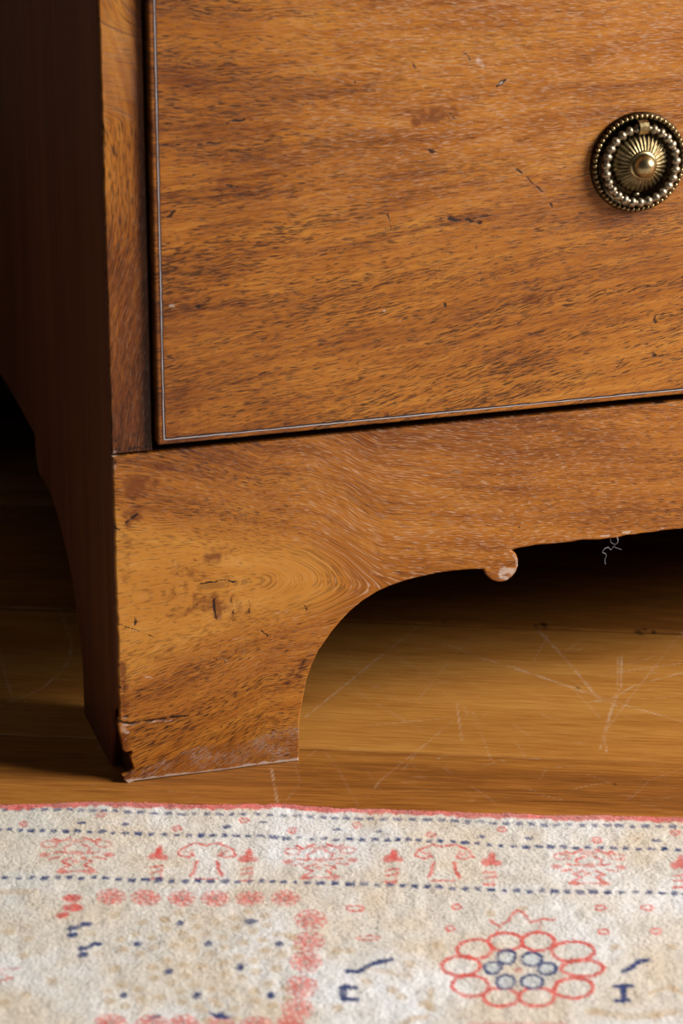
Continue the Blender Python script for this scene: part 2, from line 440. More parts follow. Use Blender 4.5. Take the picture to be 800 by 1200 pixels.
bm = bmesh.new(); add_box(bm, -1.6, 2.4, .478, .56, 0.0, 2.4)
wl = bm_obj('wall_back', bm, M_WALL); wl['kind'] = 'structure'
bm = bmesh.new(); add_box(bm, -1.6, 2.4, .465, .4778, .0005, .15, .002)
bb = bm_obj('added_dark_baseboard', bm, M_CORE); bb['kind'] = 'structure'; bb['label'] = 'added dark board behind the chest, standing in for the shade there'  # invented board, put in so the view under the chest stays dark
wl['kind'] = 'structure'; wl['label'] = 'plain painted wall behind the chest of drawers'

# ------------------------------------------------------------------ the chest
W_, D_, H_ = 0.90, 0.46, 0.80
HB = 0.140                                      # top of the base board
chest = bpy.data.objects.new('chest_of_drawers', None); S.collection.objects.link(chest)
chest['label'] = 'antique mahogany chest of drawers with bracket feet and a round brass ring pull'
chest['category'] = 'chest'

def wear(x, z, marks):
    """marks: (kind, points in the photograph, half width in px, strength)"""
    out = {k: np.zeros(len(x)) for k in ('dark', 'light', 'red')}
    rag = .75 + .45 * vnoise(x * 500, z * 500, 52); xo, zo = x, z
    x = x + .00055 * vnoise(x * 420, z * 420, 50); z = z + .00055 * vnoise(x * 420, z * 420, 51)
    for kind, pts, wd, st in marks:
        P = [front(*p) for p in pts]; wm = wd / 2800 * (.72 if kind == 'dark' else 1)
        if len(P) == 1: P = P * 2
        for a, b in zip(P, P[1:]):
            lo_x, hi_x = min(a[0], b[0]) - 3 * wm, max(a[0], b[0]) + 3 * wm; lo_z, hi_z = min(a[1], b[1]) - 3 * wm, max(a[1], b[1]) + 3 * wm
            c = np.where((x > lo_x) & (x < hi_x) & (z > lo_z) & (z < hi_z))[0]
            if not len(c): continue
            d, t = segdist(x[c], z[c], a, b)
            tp = 1.0 if kind != 'dark' or len(P) != 2 else .45 + .55 * np.sin(math.pi * np.clip(t, .08, .92))
            out[kind][c] = np.maximum(out[kind][c], st * rag[c] * np.clip(1.5 - d / (wm * tp), 0, 1))
    return out

def set_wood(o, gr, po, tone, pore_glint, wr, calm=None):
    attr(o, 'calm', np.zeros(len(tone)) if calm is None else calm)
    attr(o, 'gr', gr, 'FLOAT_VECTOR'); attr(o, 'po', po, 'FLOAT_VECTOR'); attr(o, 'tone', tone); attr(o, 'pore_glint', pore_glint)
    for k in ('dark', 'light', 'red'): attr(o, k, wr[k])

# ---- base board with the cut-out bracket foot
arch_px = [(350, 892), (350.5, 870), (350.5, 850), (353, 830), (359, 798), (365, 780), (373, 763), (389, 740), (399, 728), (411, 715.5), (425, 704), (441, 694), (456, 687), (472, 681.5), (486, 677.5), (502, 674), (516, 671), (532, 669), (550, 667.5), (567, 667)]
lobe_px = [(568, 671), (571, 675.5), (576, 679.5), (582, 682), (588, 682.3), (594, 680.5), (600, 676), (604.5, 670), (607, 663), (607, 656), (605, 650), (601.5, 646.5), (598, 645.2)]
arch = [front(*p) for p in arch_px]; lobe = [front(*p) for p in lobe_px]
ZA = 0.0834
corner_px = [(157, 919.5), (150, 919), (145.5, 915), (143.5, 909), (151, 906), (156.5, 901), (154, 893), (152.5, 887), (154.5, 880), (148, 882), (144, 880), (141.5, 866), (139, 855), (137.5, 846)]
corner = [front(*p) for p in corner_px]; corner[0] = (corner[0][0], 0.0003)
half = arch + lobe + [(lobe[-1][0] + .003, ZA - .0003)]
left_edge = []
zz = corner[-1][1] + .002
while zz < HB - .002:
    left_edge.append((.0004 + abs(rng.normal()) * .00022, zz)); zz += .0016 + rng.random() * .003
edge_low = []
xx = half[-1][0] + .004
while xx < .27:
    edge_low.append((xx, ZA + rng.normal() * .00022 - .0004 * (xx > .2) * (xx < .215) + .0003 * (xx > .215))); xx += .004
mid_r = [(W_ - x, z) for x, z in half][::-1]
foot_bot = [(.0735, .0000), (.055, .0003), (.04, .0001), (.02, .0004)]
outline = corner[::-1] [::-1]
# counter-clockwise seen from the front (x right, z up)
poly = [(.0004, HB)] + left_edge[::-1] + corner[::-1] + foot_bot[::-1] + half + edge_low + mid_r + [(W_ - .02, 0.0), (W_ - .0004, 0.0), (W_ - .0004, HB)]
VEN = .0022
base_o = plate_obj('base_board', poly, .00048, .262, .006, .0006, VEN, M_FRONT, chest)
# solid wood behind the veneer, set back where the corner is broken away
core_poly = [(.0016, HB - .0002), (.0016, .030), (.0042, .0285), (.0042, .0005), (.073, .0005)] + [(x + .0002, z + .0002) for x, z in half[1:]] + [(x - .0002, z + .0002) for x, z in mid_r[:-1]] + [(W_ - .073, .0005), (W_ - .002, .0005), (W_ - .002, HB - .0002)]
core = plate_obj('base_board_core', core_poly, .01, -1, .02, .0003, .0175, M_CORE, chest, y0=VEN)

V = coords(base_o); x, z = V[:, 0], V[:, 2]
AXX = np.array([-.05, .0, .03, .065, .080, .095, .110, .165, .24, .9]); AXZ = np.array([.076, .079, .0815, .0815, .0805, .077, .071, .062, .058, .05])
ax = np.interp(x, AXX, AXZ)
for _ in range(3): ax = np.interp(x, AXX, AXZ)
zp = z - ax
xt = .060
spread = 1 + np.clip((xt - x) / .065, 0, 1.2) * .55
cap = .016 * (1 - np.exp(-np.maximum(x - xt, 0) * .75 / .016))
wob = .0022 * vnoise(x * 26, z * 40, 1) + .0004 * vnoise(x * 110, z * 160, 2)
v_ = np.sqrt((zp / spread) ** 2 + cap ** 2 + .0015 ** 2) + wob * .8
v_ = v_ - .55 * .013 * (1 - np.exp(-v_ / .013)) * (1 - sm(.075, .11, x))
ulong = x + .55 * np.abs(zp) + np.minimum(np.abs(zp), .016) * sm(.025, .075, x) * (1 - sm(.085, .16, x))
gr = np.stack([ulong, v_, V[:, 1] + .3 * (zp < 0) * 0], 1)
po = np.stack([ulong * 1.0, v_, V[:, 1]], 1)
# heartwood tone: pale flame in the foot, redder rail
fl = sm(.024, .006, v_) * (1 - sm(.078, .105, x))
tone = .50 + .27 * fl - .06 * sm(.10, .20, x) + .03 * vnoise(x * 40, z * 40, 9)
tone += .06 * sm(.05, .02, z) * sm(.02, .04, x)
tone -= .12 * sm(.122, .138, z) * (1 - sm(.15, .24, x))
tone += .07 * sm(.2, .26, x)
tone -= .10 * np.exp(-((x - .080) / .014) ** 2 - ((z - .066) / .03) ** 2) * 0
pl = .35 + .55 * sm(.06, .085, x) * sm(.05, .075, z) * (1 - sm(.19, .25, x)) + .2 * fl  # amount of painted pale glints along the arch and rail
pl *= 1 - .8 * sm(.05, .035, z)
mk = [('red', [(152, 566), (175, 566)], 9, .85), ('red', [(150, 577), (168, 578)], 8, .8), ('red', [(150, 604), (160, 606)], 7, .8), ('dark', [(146, 613), (153, 606), (160, 602)], 2.5, .8),
      ('red', [(150, 636)], 8, .55), ('dark', [(152, 640)], 2, .5), ('red', [(182, 548), (200, 547)], 5, .6), ('dark', [(200, 548), (215, 546)], 1.5, .5),
      ('dark', [(235, 683), (250, 681), (275, 681), (294, 679)], 1.4, 1), ('dark', [(250, 702), (253, 726)], 2, .8), ('dark', [(271, 698), (273, 722)], 2, .8), ('dark', [(291, 704), (293, 724)], 1.6, .7), ('dark', [(306, 701), (324, 699)], 1, .7),
      ('red', [(252, 700), (256, 725)], 6, .7), ('red', [(272, 700), (275, 723)], 5, .6), ('red', [(232, 696), (240, 712)], 9, .55), ('red', [(250, 648), (262, 652)], 7, .5), ('red', [(190, 700), (215, 690)], 9, .35),
      ('red', [(235, 710), (290, 735)], 9, .3), ('dark', [(157, 724), (157, 732)], 3, 1), ('light', [(154, 722), (154, 732)], 1, .5), ('dark', [(132, 730), (150, 736), (180, 746)], .9, .9), ('dark', [(132, 754), (135, 760)], 3, .9),
      ('dark', [(132, 617), (141, 620)], 1.6, 1), ('light', [(131, 622), (136, 621)], 1.5, .6), ('light', [(130, 542), (134, 548)], 2.6, .8), ('dark', [(135, 546), (134, 540)], 1.5, .9), ('light', [(130, 534), (142, 533)], 1.5, .7),
      ('red', [(144, 780), (146, 806)], 5, .85), ('dark', [(145, 800), (142, 825)], 1.4, .6), ('dark', [(136, 802), (141, 806)], 1.5, .9), ('red', [(146, 820), (148, 838)], 6, .6),
      ('dark', [(137, 845.5), (152, 846.5), (180, 843), (222, 838)], 1.6, 1), ('light', [(138, 849), (155, 849), (200, 844)], 1.3, .6), ('dark', [(140, 840), (150, 840)], 3, .6), ('light', [(140, 841), (149, 842)], 1.5, .5), ('light', [(141, 853), (148, 856)], 3.5, .75),
      ('dark', [(144, 852)], 2, .6), ('red', [(145, 862), (150, 876)], 5, .8), ('light', [(147, 866)], 1.2, .7),
      ('dark', [(357, 709), (358, 717)], 2.2, .9), ('dark', [(306, 738), (314, 746)], 1.4, .9), ('dark', [(345, 790), (362, 770), (372, 762)], 6, .42), ('red', [(342, 795), (358, 775), (370, 765)], 9, .6), ('light', [(386, 757)], 2, .8),
      ('dark', [(785, 605)], 4, .85), ('dark', [(768, 607), (776, 606)], 1.5, .8), ('dark', [(608, 617)], 3, .5), ('dark', [(575, 656)], 2.2, .7),
      ('light', [(590, 671), (597, 670)], 6, 1), ('light', [(588, 674), (593, 676)], 4, 1), ('light', [(601, 650), (605, 657), (605.5, 665), (602, 672)], 1.8, .75), ('dark', [(586, 674), (589, 664)], 1, .6),
      ('light', [(705, 629), (714, 627)], 1.5, .8), ('light', [(730, 625), (738, 623)], 1.2, .8), ('light', [(770, 621), (778, 619)], 1.3, .7), ('light', [(693, 634), (697, 633)], 1.2, .5),
      ('red', [(180, 770), (200, 765)], 7, .45), ('red', [(440, 645), (450, 655)], 5, .35), ('dark', [(470, 640), (485, 645)], 1, .5), ('dark', [(215, 800), (240, 795)], 1, .6), ('dark', [(225, 650), (228, 658)], 1, .6), ('dark', [(205, 665), (212, 680)], 1, .5),
      ('light', [(206, 655), (207, 667)], 1, .5), ('light', [(258, 722), (257, 732)], 1.2, .5), ('dark', [(250, 770), (266, 777)], 1.3, .6), ('dark', [(190, 560), (280, 552)], .9, .35), ('dark', [(760, 473), (780, 472)], 1.6, .9), ('light', [(770, 475), (792, 473.5)], 1.2, .5), ('dark', [(762, 480), (776, 483)], 1, .7),
      ('light', [(468, 474 + 45), (480, 518)], 1, .4), ('light', [(436, 672)], 1.4, .6)]
mk += [('red', [(200, 720), (250, 708), (290, 716)], 7, .55), ('red', [(245, 655), (262, 648)], 9, .7), ('red', [(160, 600), (150, 612)], 7, .8), ('red', [(206, 668), (236, 676)], 6, .45), ('red', [(215, 735), (300, 728)], 5, .35), ('red', [(150, 650), (148, 680)], 5, .4)]
r4 = random.Random(5)
for i in range(26):
    a = (r4.uniform(140, 330), r4.uniform(590, 830)); L = r4.uniform(5, 16); an = r4.uniform(-.5, .9)
    mk.append((r4.choice(['dark', 'dark', 'light']), [a, (a[0] + L * math.cos(an), a[1] + L * math.sin(an))], r4.uniform(.7, 1.2), r4.uniform(.35, .65)))
for i in range(60):                       # fine dark flecks across the lower foot
    a = (r4.uniform(170, 345), r4.uniform(815, 872)); L = r4.uniform(3, 10); an = r4.uniform(-1.0, .1)
    mk.append(('dark', [a, (a[0] + L * math.cos(an), a[1] + L * math.sin(an))], r4.uniform(.6, 1.1), r4.uniform(.35, .7)))
wr = wear(x, z, mk)
# pale worn strip along the foot's lower edge
e_ = .0118 + .0012 * vnoise(x * 90, z * 0, 21) + .004 * sm(.03, .075, x) - .006 * sm(.03, .0, x)
wr['light'] = np.maximum(wr['light'], .34 * sm(e_ + .0012, e_ - .001, z) * (x < .08) * (.75 + .35 * vnoise(x * 120, z * 300, 22)))
wr['light'] = np.maximum(wr['light'], .8 * sm(.0022, .0008, z + .0006 * vnoise(x * 300, z * 0, 23)) * (x < .08))
wr['red'] = np.maximum(wr['red'], .45 * sm(e_ + .001, e_ - .002, z) * (x < .08))
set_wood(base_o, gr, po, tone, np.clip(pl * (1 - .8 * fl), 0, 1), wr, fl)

# ---- carcass sides, each cut to a pair of bracket feet
prof = [(.0703, 0.0), (.0703, .0227), (.0764, .0397), (.0863, .0553), (.095, .0625), (.1038, .0682), (.113, .0738), (.124, .0785), (.135, .0800), (.1463, .0806), (.150, .0795), (.156, .0805), (.1604, .0860), (.1616, .0905), (.1604, .0950), (.165, .0960), (.19, .0974), (.23, .0988)]
def side_poly():
    P = [(.0197, .0), (.0703, 0.0)] + prof[1:] + [(D_ - a, b) for a, b in prof[::-1]] + [(D_ - .0, 0.0), (D_, H_), (.0019, H_), (.0019, HB + .0009), (.0197, HB + .0009)]
    out = []
    for p in P:
        if not out or np.hypot(p[0] - out[-1][0], p[1] - out[-1][1]) > 1e-5: out.append(p)
    return out
def extrude_yz(name, P, x0, x1, mat, parent, bev=.0004):
    bm = bmesh.new()
    a = [bm.verts.new((x0, y, z)) for y, z in P]
    f = bm.faces.new(a); r = bmesh.ops.extrude_face_region(bm, geom=[f])
    for v in r['geom']:
        if isinstance(v, bmesh.types.BMVert): v.co.x = x1
    bmesh.ops.triangulate(bm, faces=[f_ for f_ in bm.faces if len(f_.verts) > 4])
    return bm_obj(name, bm, mat, parent)
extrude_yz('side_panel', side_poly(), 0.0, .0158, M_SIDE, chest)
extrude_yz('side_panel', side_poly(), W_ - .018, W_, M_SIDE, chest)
# narrow return of the side wood over the end of the base board, ragged and broken off at the foot
ret = [(.0022, HB + .0009), (.0022, .034), (.004, .0315), (.0075, .0305), (.0105, .0285), (.0135, .029), (.0145, .024), (.0135, .018), (.0160, .012), (.0165, .006), (.0172, .0004), (.0197, .0004), (.0197, HB + .0009)]
extrude_yz('side_veneer', ret, 0.0001, .0016, M_SIDE, chest)
bm = bmesh.new(); add_box(bm, .018, W_ - .018, D_ - .012, D_, .10, H_ - .001); bm_obj('back_panel', bm, M_CORE, chest)
bm = bmesh.new(); add_box(bm, .0182, W_ - .0182, .0200, D_ - .0122, .118, .128); bm_obj('bottom_board', bm, M_CORE, chest)
bm = bmesh.new(); add_box(bm, -.012, W_ + .012, -.014, D_, H_ + .0005, H_ + .022, .004); top_o = bm_obj('top_board', bm, M_FRONT, chest)
for sx in (0, 1):
    bm = bmesh.new()
    add_box(bm, *((.0182, .046) if not sx else (W_ - .046, W_ - .0182)), .0205, .048, 0.0008, .1175)
    bm_obj('corner_block', bm, M_CORE, chest)

def plain_wood_attrs(o, axis='x', t=.5, pl=.1, seed=0):
    V = coords(o); a = V[:, 0] if axis == 'x' else V[:, 2]; b = V[:, 2] if axis == 'x' else V[:, 0]
    g = np.stack([a + seed, b, V[:, 1] + seed], 1); zr = np.zeros(len(V))
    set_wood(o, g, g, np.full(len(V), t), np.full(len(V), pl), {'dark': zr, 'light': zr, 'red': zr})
plain_wood_attrs(top_o)

# ---- corner stiles
ST = .0164
def stile(x0, x1, fine):
    zt = H_ - .001
    e = [(x0 + .0004 + abs(rng.normal()) * .00015, q) for q in np.arange(.1412, .40, .004)]
    poly = [(x0 + .0003, .1409), (x1, .1409), (x1, zt), (x0 + .0003, zt)] + e[::-1][:-1]
    return plate_obj('stile', poly, .0009 if fine else .006, x1, .006, .0005, .0016, M_FRONT, chest)
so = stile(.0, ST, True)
V = coords(so); x, z = V[:, 0], V[:, 2]
# curl of pale figure running up the stile
cx = .018 - .030 * np.clip((z - .215) / .10, -2, 2) ** 2
v_ = (x - .012 * np.sin((z - .19) * 24)) * .8 + .0012 * vnoise(x * 90, z * 40, 31)
gr = np.stack([z, v_, V[:, 1]], 1)
po = np.stack([z * .8 + x * .5, v_ + z * .28 * sm(.27, .31, z), V[:, 1]], 1)
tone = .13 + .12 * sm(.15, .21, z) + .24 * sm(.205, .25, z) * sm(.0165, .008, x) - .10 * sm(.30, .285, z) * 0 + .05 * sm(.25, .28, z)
tone += .08 * vnoise(x * 150, z * 35, 33) - .16 * sm(.0105, .016, x)  # right side darkened in the tone: drawer's shadow plus darker polish
mk = [('red', [(135, 460), (150, 500)], 12, .5), ('dark', [(150, 470), (158, 515)], 9, .38), ('dark', [(127, 515), (138, 516)], .9, .8), ('light', [(124, 375), (127, 377)], 2.2, .8), ('dark', [(148, 380)], 3, .6), ('dark', [(123, 20)], 2, .9), ('light', [(122, 110), (122, 190)], 1, .35),
      ('light', [(127, 495), (126, 460)], .9, .5), ('dark', [(130, 528), (178, 524)], 2.5, .8), ('light', [(128, 530), (140, 529)], 1.2, .6), ('dark', [(160, 230), (163, 330)], 7, .30), ('dark', [(155, 75), (158, 120)], 6, .3)]
wr = wear(x, z, mk)
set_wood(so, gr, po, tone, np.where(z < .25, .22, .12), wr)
so2 = stile(W_ - ST, W_, False); plain_wood_attrs(so2, 'z', .45)

# ---- drawers
DT = .0034                                        # how far the drawer front stands proud
dl_ = front(185.5, 522, -DT); dr_ = front(800, 462, -DT)
SK_SEEN = (dr_[1] - dl_[1]) / (dr_[0] - dl_[0]); print('drawer edge', dl_, dr_, SK_SEEN)
def drawer(x0, x1, z0, z1, seen):
    SK = SK_SEEN if seen else 0.0
    root = bpy.data.objects.new('drawer', None); S.collection.objects.link(root); root.parent = chest
    h = .00045 if seen else .012
    gx = np.concatenate([np.arange(x0, min(x1, .262), h), np.arange(.262, x1, .012), [x1]]) if seen else np.linspace(x0, x1, 60)
    gz = np.concatenate([np.arange(z0, min(.325, z1), h), np.arange(.325, z1, .004), [z1]]) if seen else np.linspace(z0, z1, 20)
    bevs = .0007
    gx = np.unique(np.concatenate([[x0, x0 + bevs * .3, x0 + bevs], gx[(gx > x0 + bevs * 1.4) & (gx < x1 - bevs * 1.4)], [x1 - bevs, x1 - bevs * .3, x1]]))
    gz = np.unique(np.concatenate([[z0, z0 + bevs * .3, z0 + bevs], gz[(gz > z0 + bevs * 1.4) & (gz < z1 - bevs * 1.4)], [z1 - bevs, z1 - bevs * .3, z1]]))
    X, Z = np.meshgrid(gx, gz, indexing='ij')
    d = np.minimum(np.minimum(X - x0, x1 - X), np.minimum(Z - z0, z1 - Z))
    Y = -DT + np.where(d < bevs, bevs - np.sqrt(np.maximum(bevs ** 2 - (bevs - d) ** 2, 0)), 0)
    Z = Z + SK * (X - x0) * (z1 - Z) / (z1 - z0)
    nx, nz = X.shape; V = np.stack([X.ravel(), Y.ravel(), Z.ravel()], 1); idx = np.arange(nx * nz).reshape(nx, nz)
    Q = np.stack([idx[:-1, :-1], idx[1:, :-1], idx[1:, 1:], idx[:-1, 1:]], -1).reshape(-1, 4)
    per = np.concatenate([idx[:, 0], idx[-1, 1:], idx[::-1, -1][1:], idx[0, ::-1][1:-1]])
    b = len(V); lw = V[per].copy(); lw[:, 1] = .018; V = np.concatenate([V, lw]); n = len(per); i_ = np.arange(n); j_ = (i_ + 1) % n
    Q2 = np.stack([per[i_], b + i_, b + j_, per[j_]], -1)
    o = mesh_tri('drawer_front', V, np.concatenate([Q, Q2]), M_FRONT, root, quads=True)
    x, z = V[:, 0], V[:, 2]
    sl = .085 * sm(.29, .17, z) - .045 * sm(.24, .31, z)
    wob = .0020 * vnoise(x * 22, z * 60, 41) + .0009 * vnoise(x * 70, z * 160, 42)
    vb = z - sl * (x - .1) + wob + .0035 * np.sin(x * 14 + 1)
    gr = np.stack([x, vb, V[:, 1]], 1)
    tilt = .16 * sm(.24, .19, z) * (.5 + .5 * sm(.05, .12, x)) - .02
    po = np.stack([x, z - sl * (x - .1) - tilt * (x - .12) + .0006 * vnoise(x * 120, z * 120, 43), V[:, 1]], 1)
    tone = .47 + .05 * sm(.25, .31, z) + .07 * sm(.21, .15, z) * sm(.05, .12, x) - .10 * sm(.085, .02, x) + .06 * vnoise(x * 14, z * 40, 45)
    tone += .05 * sm(.12, .22, x) * sm(.18, .25, z)
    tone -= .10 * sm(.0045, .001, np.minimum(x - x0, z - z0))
    pl = .10 + .75 * sm(.205, .265, z) * sm(.03, .13, x)  # painted pale glints increase toward the upper right
    mk = [('red', [(486, 137), (524, 131)], 9, .8), ('dark', [(518, 125), (531, 140)], 1.8, .9), ('dark', [(492, 140), (494, 146)], 1.5, .6), ('dark', [(577, 99), (587, 93)], 3, 1), ('light', [(579, 97), (584, 95)], 1.2, .7),
          ('light', [(556, 67), (562, 78)], 2.6, .6), ('dark', [(537, 57), (548, 68)], 2.5, .6), ('dark', [(478, 70), (484, 79)], 1.6, .8), ('dark', [(513, 254), (535, 254)], 3, .9), ('dark', [(542, 255), (560, 258)], 3, .9), ('dark', [(552, 253), (573, 250)], 2.2, .8), ('red', [(513, 254), (575, 252)], 6, .7),
          ('dark', [(555, 288)], 5, .85), ('dark', [(450, 245), (455, 266)], 1.2, .9), ('dark', [(592, 191), (612, 203), (632, 224)], 1.2, .85), ('dark', [(640, 236), (644, 242)], 2.6, .9), ('dark', [(498, 174), (506, 175)], 3, .9), ('red', [(600, 162), (622, 160)], 3, .7), ('dark', [(407, 88), (412, 95)], 1.3, .8),
          ('dark', [(258, 145), (268, 140), (284, 137)], 1.7, 1), ('dark', [(188, 168), (215, 167), (256, 165)], 1.2, .9), ('dark', [(194, 251), (203, 246)], 3.2, .9), ('dark', [(258, 213), (276, 216)], 2.2, .75), ('red', [(255, 212), (278, 217)], 5, .6), ('light', [(258, 324)], 1.6, .6), ('dark', [(228, 356), (232, 357)], 3, .9), ('light', [(199, 355)], 2.5, .6),
          ('dark', [(715, 432), (728, 416)], 1.5, .8), ('dark', [(757, 412), (764, 413)], 3.4, .85), ('red', [(610, 350), (640, 347)], 5, .7), ('dark', [(517, 352), (519, 356)], 2.5, .8), ('dark', [(380, 402), (400, 399)], 2, .7), ('dark', [(763, 370), (764, 375)], 3.2, .8), ('dark', [(758, 378), (760, 384)], 1.4, .7), ('light', [(447, 360)], 2, .7), ('light', [(466, 374)], 1.6, .7),
          ('red', [(200, 500), (235, 480)], 16, .45), ('dark', [(195, 415), (203, 417)], 3.5, .7), ('dark', [(300, 436), (312, 432)], 2, .6), ('dark', [(196, 190), (260, 192)], 2, .4), ('dark', [(205, 205), (245, 200)], 2, .4), ('dark', [(330, 300), (420, 285)], 1.4, .55), ('dark', [(540, 328), (590, 322)], 1.8, .6), ('dark', [(300, 345), (360, 335)], 1.4, .5),
          ('red', [(188, 90), (260, 110)], 12, .3), ('dark', [(620, 220), (600, 236)], 1.2, .4), ('light', [(605, 205)], 1.5, .5), ('red', [(448, 482), (449, 486)], 3, .8), ('dark', [(450, 480), (449, 490)], 1.3, .6), ('dark', [(516, 433), (518, 440)], 1, .7)]
    wr = wear(x, z, mk) if seen else {k: np.zeros(len(x)) for k in ('dark', 'light', 'red')}
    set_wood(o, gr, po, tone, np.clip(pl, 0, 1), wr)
    # stringing: a pale line let into a dark groove
    ix0, iz0 = x0 + .0023, z0 + .0021; ix1, iz1 = x1 - .0023, z1 - .0021
    for wd, off, mt, nm, dx in ((.00072, .00014, M_INLAY_D, 'stringing_groove', .00018), (.00034, .00024, M_INLAY, 'inlay_stringing', 0)):
        bm = bmesh.new(); rr = random.Random(2)
        def strip(a, b):
            a = Vector(a); b = Vector(b); L = (b - a).length; n = max(2, int(L / .003)); t = (b - a) / L; nn = Vector((-t.z, 0, t.x))
            prev = None
            for i in range(n + 1):
                p = a + t * (L * i / n); hw = wd * (.55 + .8 * rr.random()) * .5 + wd * .2; j = rr.uniform(-1, 1) * .00007
                q = [bm.verts.new((p.x + nn.x * (hw * s + j) + dx, -DT - off * oy, p.z + nn.z * (hw * s + j) + dx)) for s, oy in ((1, 0), (.7, 1), (-.7, 1), (-1, 0))]
                if prev:
                    for k in range(3): bm.faces.new((prev[k], prev[k + 1], q[k + 1], q[k]))
                prev = q
        strip((ix0, 0, iz0), (ix1, 0, iz0 + SK * (ix1 - x0))); strip((ix0, 0, iz1), (ix0, 0, iz0)); strip((ix0, 0, iz1), (ix1, 0, iz1)); strip((ix1, 0, iz0 + SK * (ix1 - x0)), (ix1, 0, iz1))
        bm_obj(nm, bm, mt, root)
    return root

def pull(root, cx, cz):
    """round brass ring pull, its base plate against the drawer face at y = -DT"""
    y0 = -DT
    def P(r, a, d): return Vector((cx + r * math.cos(a), y0 - d, cz + r * math.sin(a)))
    def lathe(bm, pr, seg, mod=None):
        rings = []
        for r, d in pr:
            rings.append([bm.verts.new(P(r * (1 if not mod else mod(r, 2 * math.pi * k / seg)[0]), 2 * math.pi * k / seg, d + (0 if not mod else mod(r, 2 * math.pi * k / seg)[1]))) for k in range(seg)] if r > 1e-6 else [bm.verts.new(P(0, 0, d))])
        for A, B in zip(rings, rings[1:]):
            for k in range(seg):
                j = (k + 1) % seg
                if len(A) == 1: bm.faces.new((A[0], B[k], B[j]))
                elif len(B) == 1: bm.faces.new((A[k], B[0], A[j]))
                else: bm.faces.new((A[k], B[k], B[j], A[j]))
    def bead(bm, c, r, sx=1.0, ang=0.0, sy=1.0):
        g = bmesh.ops.create_icosphere(bm, subdivisions=2, radius=r)
        t = Vector((-math.sin(ang), 0, math.cos(ang))); rd = Vector((math.cos(ang), 0, math.sin(ang)))
        for v in g['verts']:
            co = v.co.copy(); v.co = c + rd * co.x + Vector((0, 1, 0)) * co.y * sy + t * co.z * sx
    R = .0200
    bm = bmesh.new(); lathe(bm, [(R * 1.0, 0.0), (R, .0008), (R * .985, .0016), (.0184, .0020), (.0177, .0022), (.0174, .0014), (.0168, .0010), (.0130, .0009), (.0118, .0012), (0, .0012)], 96)
    bm_obj('back_plate', bm, M_BRONZE, root, True)
    bm = bmesh.new(); nb = 56
    for k in range(nb):
        a = 2 * math.pi * k / nb; bead(bm, P(.0186, a, .0021), .00104, .92, a)
    bm_obj('beaded_rim', bm, M_BRASS, root, True)
    # hanging ring strung with larger beads, tipped a little away at the bottom
    bm = bmesh.new(); nb = 27; rr = .01475
    def ringp(a, r=rr):
        d = .0034 + .0012 * (.5 - .5 * math.sin(a)); return P(r, a, d) + Vector((0, 0, -.0006))
    for k in range(nb):
        a = 2 * math.pi * (k + .5) / nb + math.pi / 2
        bead(bm, ringp(a), .00205, .84, a, .9)
    add_tube(bm, [ringp(2 * math.pi * k / 72) for k in range(72)], .00115, 8, True)
    bm_obj('ring_pull', bm, M_STEELY, root, True)
    # fluted rosette
    bm = bmesh.new(); npt = 34
    pr = [(.0116, .0010), (.0114, .0019), (.0106, .0026), (.0092, .0036), (.0075, .0047), (.0058, .0056), (.0046, .0062), (.0042, .0064)]
    lathe(bm, pr, npt * 8, lambda r, a: (1 + (.02 * math.cos(npt * a) if r > .0105 else 0), (.00065 * abs(math.cos(npt * a * .5)) ** .6 + .00016 * math.cos(npt * a * 2)) * min(1, (r - .004) / .003)))
    bm_obj('rosette', bm, M_BRASS, root, True)
    bm = bmesh.new()
    lathe(bm, [(.0054, .0050), (.0058, .0058), (.0057, .0064), (.0051, .0069), (.0048, .0069), (.0047, .0074), (.0045, .0086), (.0039, .0100), (.0029, .0111), (.0015, .0118), (0, .0120)], 40)
    bm_obj('boss', bm, M_BRASS_L, root, True)
    # strap that holds the ring at the top, and the stud it rests on below
    bm = bmesh.new(); pts = [(.0175, .0012), (.0174, .0040), (.0168, .0058), (.0155, .0067), (.0140, .0066), (.0124, .0056), (.0116, .0040), (.0114, .0012)]
    prev = None
    for r, d in pts:
        q = [bm.verts.new(Vector((cx + s * .0019, y0 - dd, cz + r_))) for s, dd, r_ in ((-1, d, r), (1, d, r), (1, max(d - .0008, .0008), r + (.0145 - r) * .14), (-1, max(d - .0008, .0008), r + (.0145 - r) * .14))]
        if prev:
            for k in range(4): bm.faces.new((prev[k], prev[(k + 1) % 4], q[(k + 1) % 4], q[k]))
        else: bm.faces.new(q[::-1])
        prev = q
    bm.faces.new(prev); bm_obj('strap', bm, M_BRASS, root)
    bm = bmesh.new(); bead(bm, P(.0126, math.radians(-93), .0016), .0011, 1.3, math.radians(-93)); bm_obj('stop_stud', bm, M_STEELY, root, True)

kx, kz = front(746.5, 189.5, -DT)
dr = drawer(dl_[0], W_ - dl_[0], dl_[1], .365, True)
pull(dr, kx, kz); pull(dr, W_ - kx, kz)
dr2 = drawer(.0189, W_ - .0189, .389, .58, False)
dr3 = drawer(.0189, W_ - .0189, .604, .78, False)
for z0, z1 in ((.368, .386), (.583, .601), (.783, .7985)):
    bm = bmesh.new(); add_box(bm, ST + .0012, W_ - ST - .0012, .0003, .02, z0, z1, .0004); o = bm_obj('drawer_rail', bm, M_FRONT, chest); plain_wood_attrs(o)

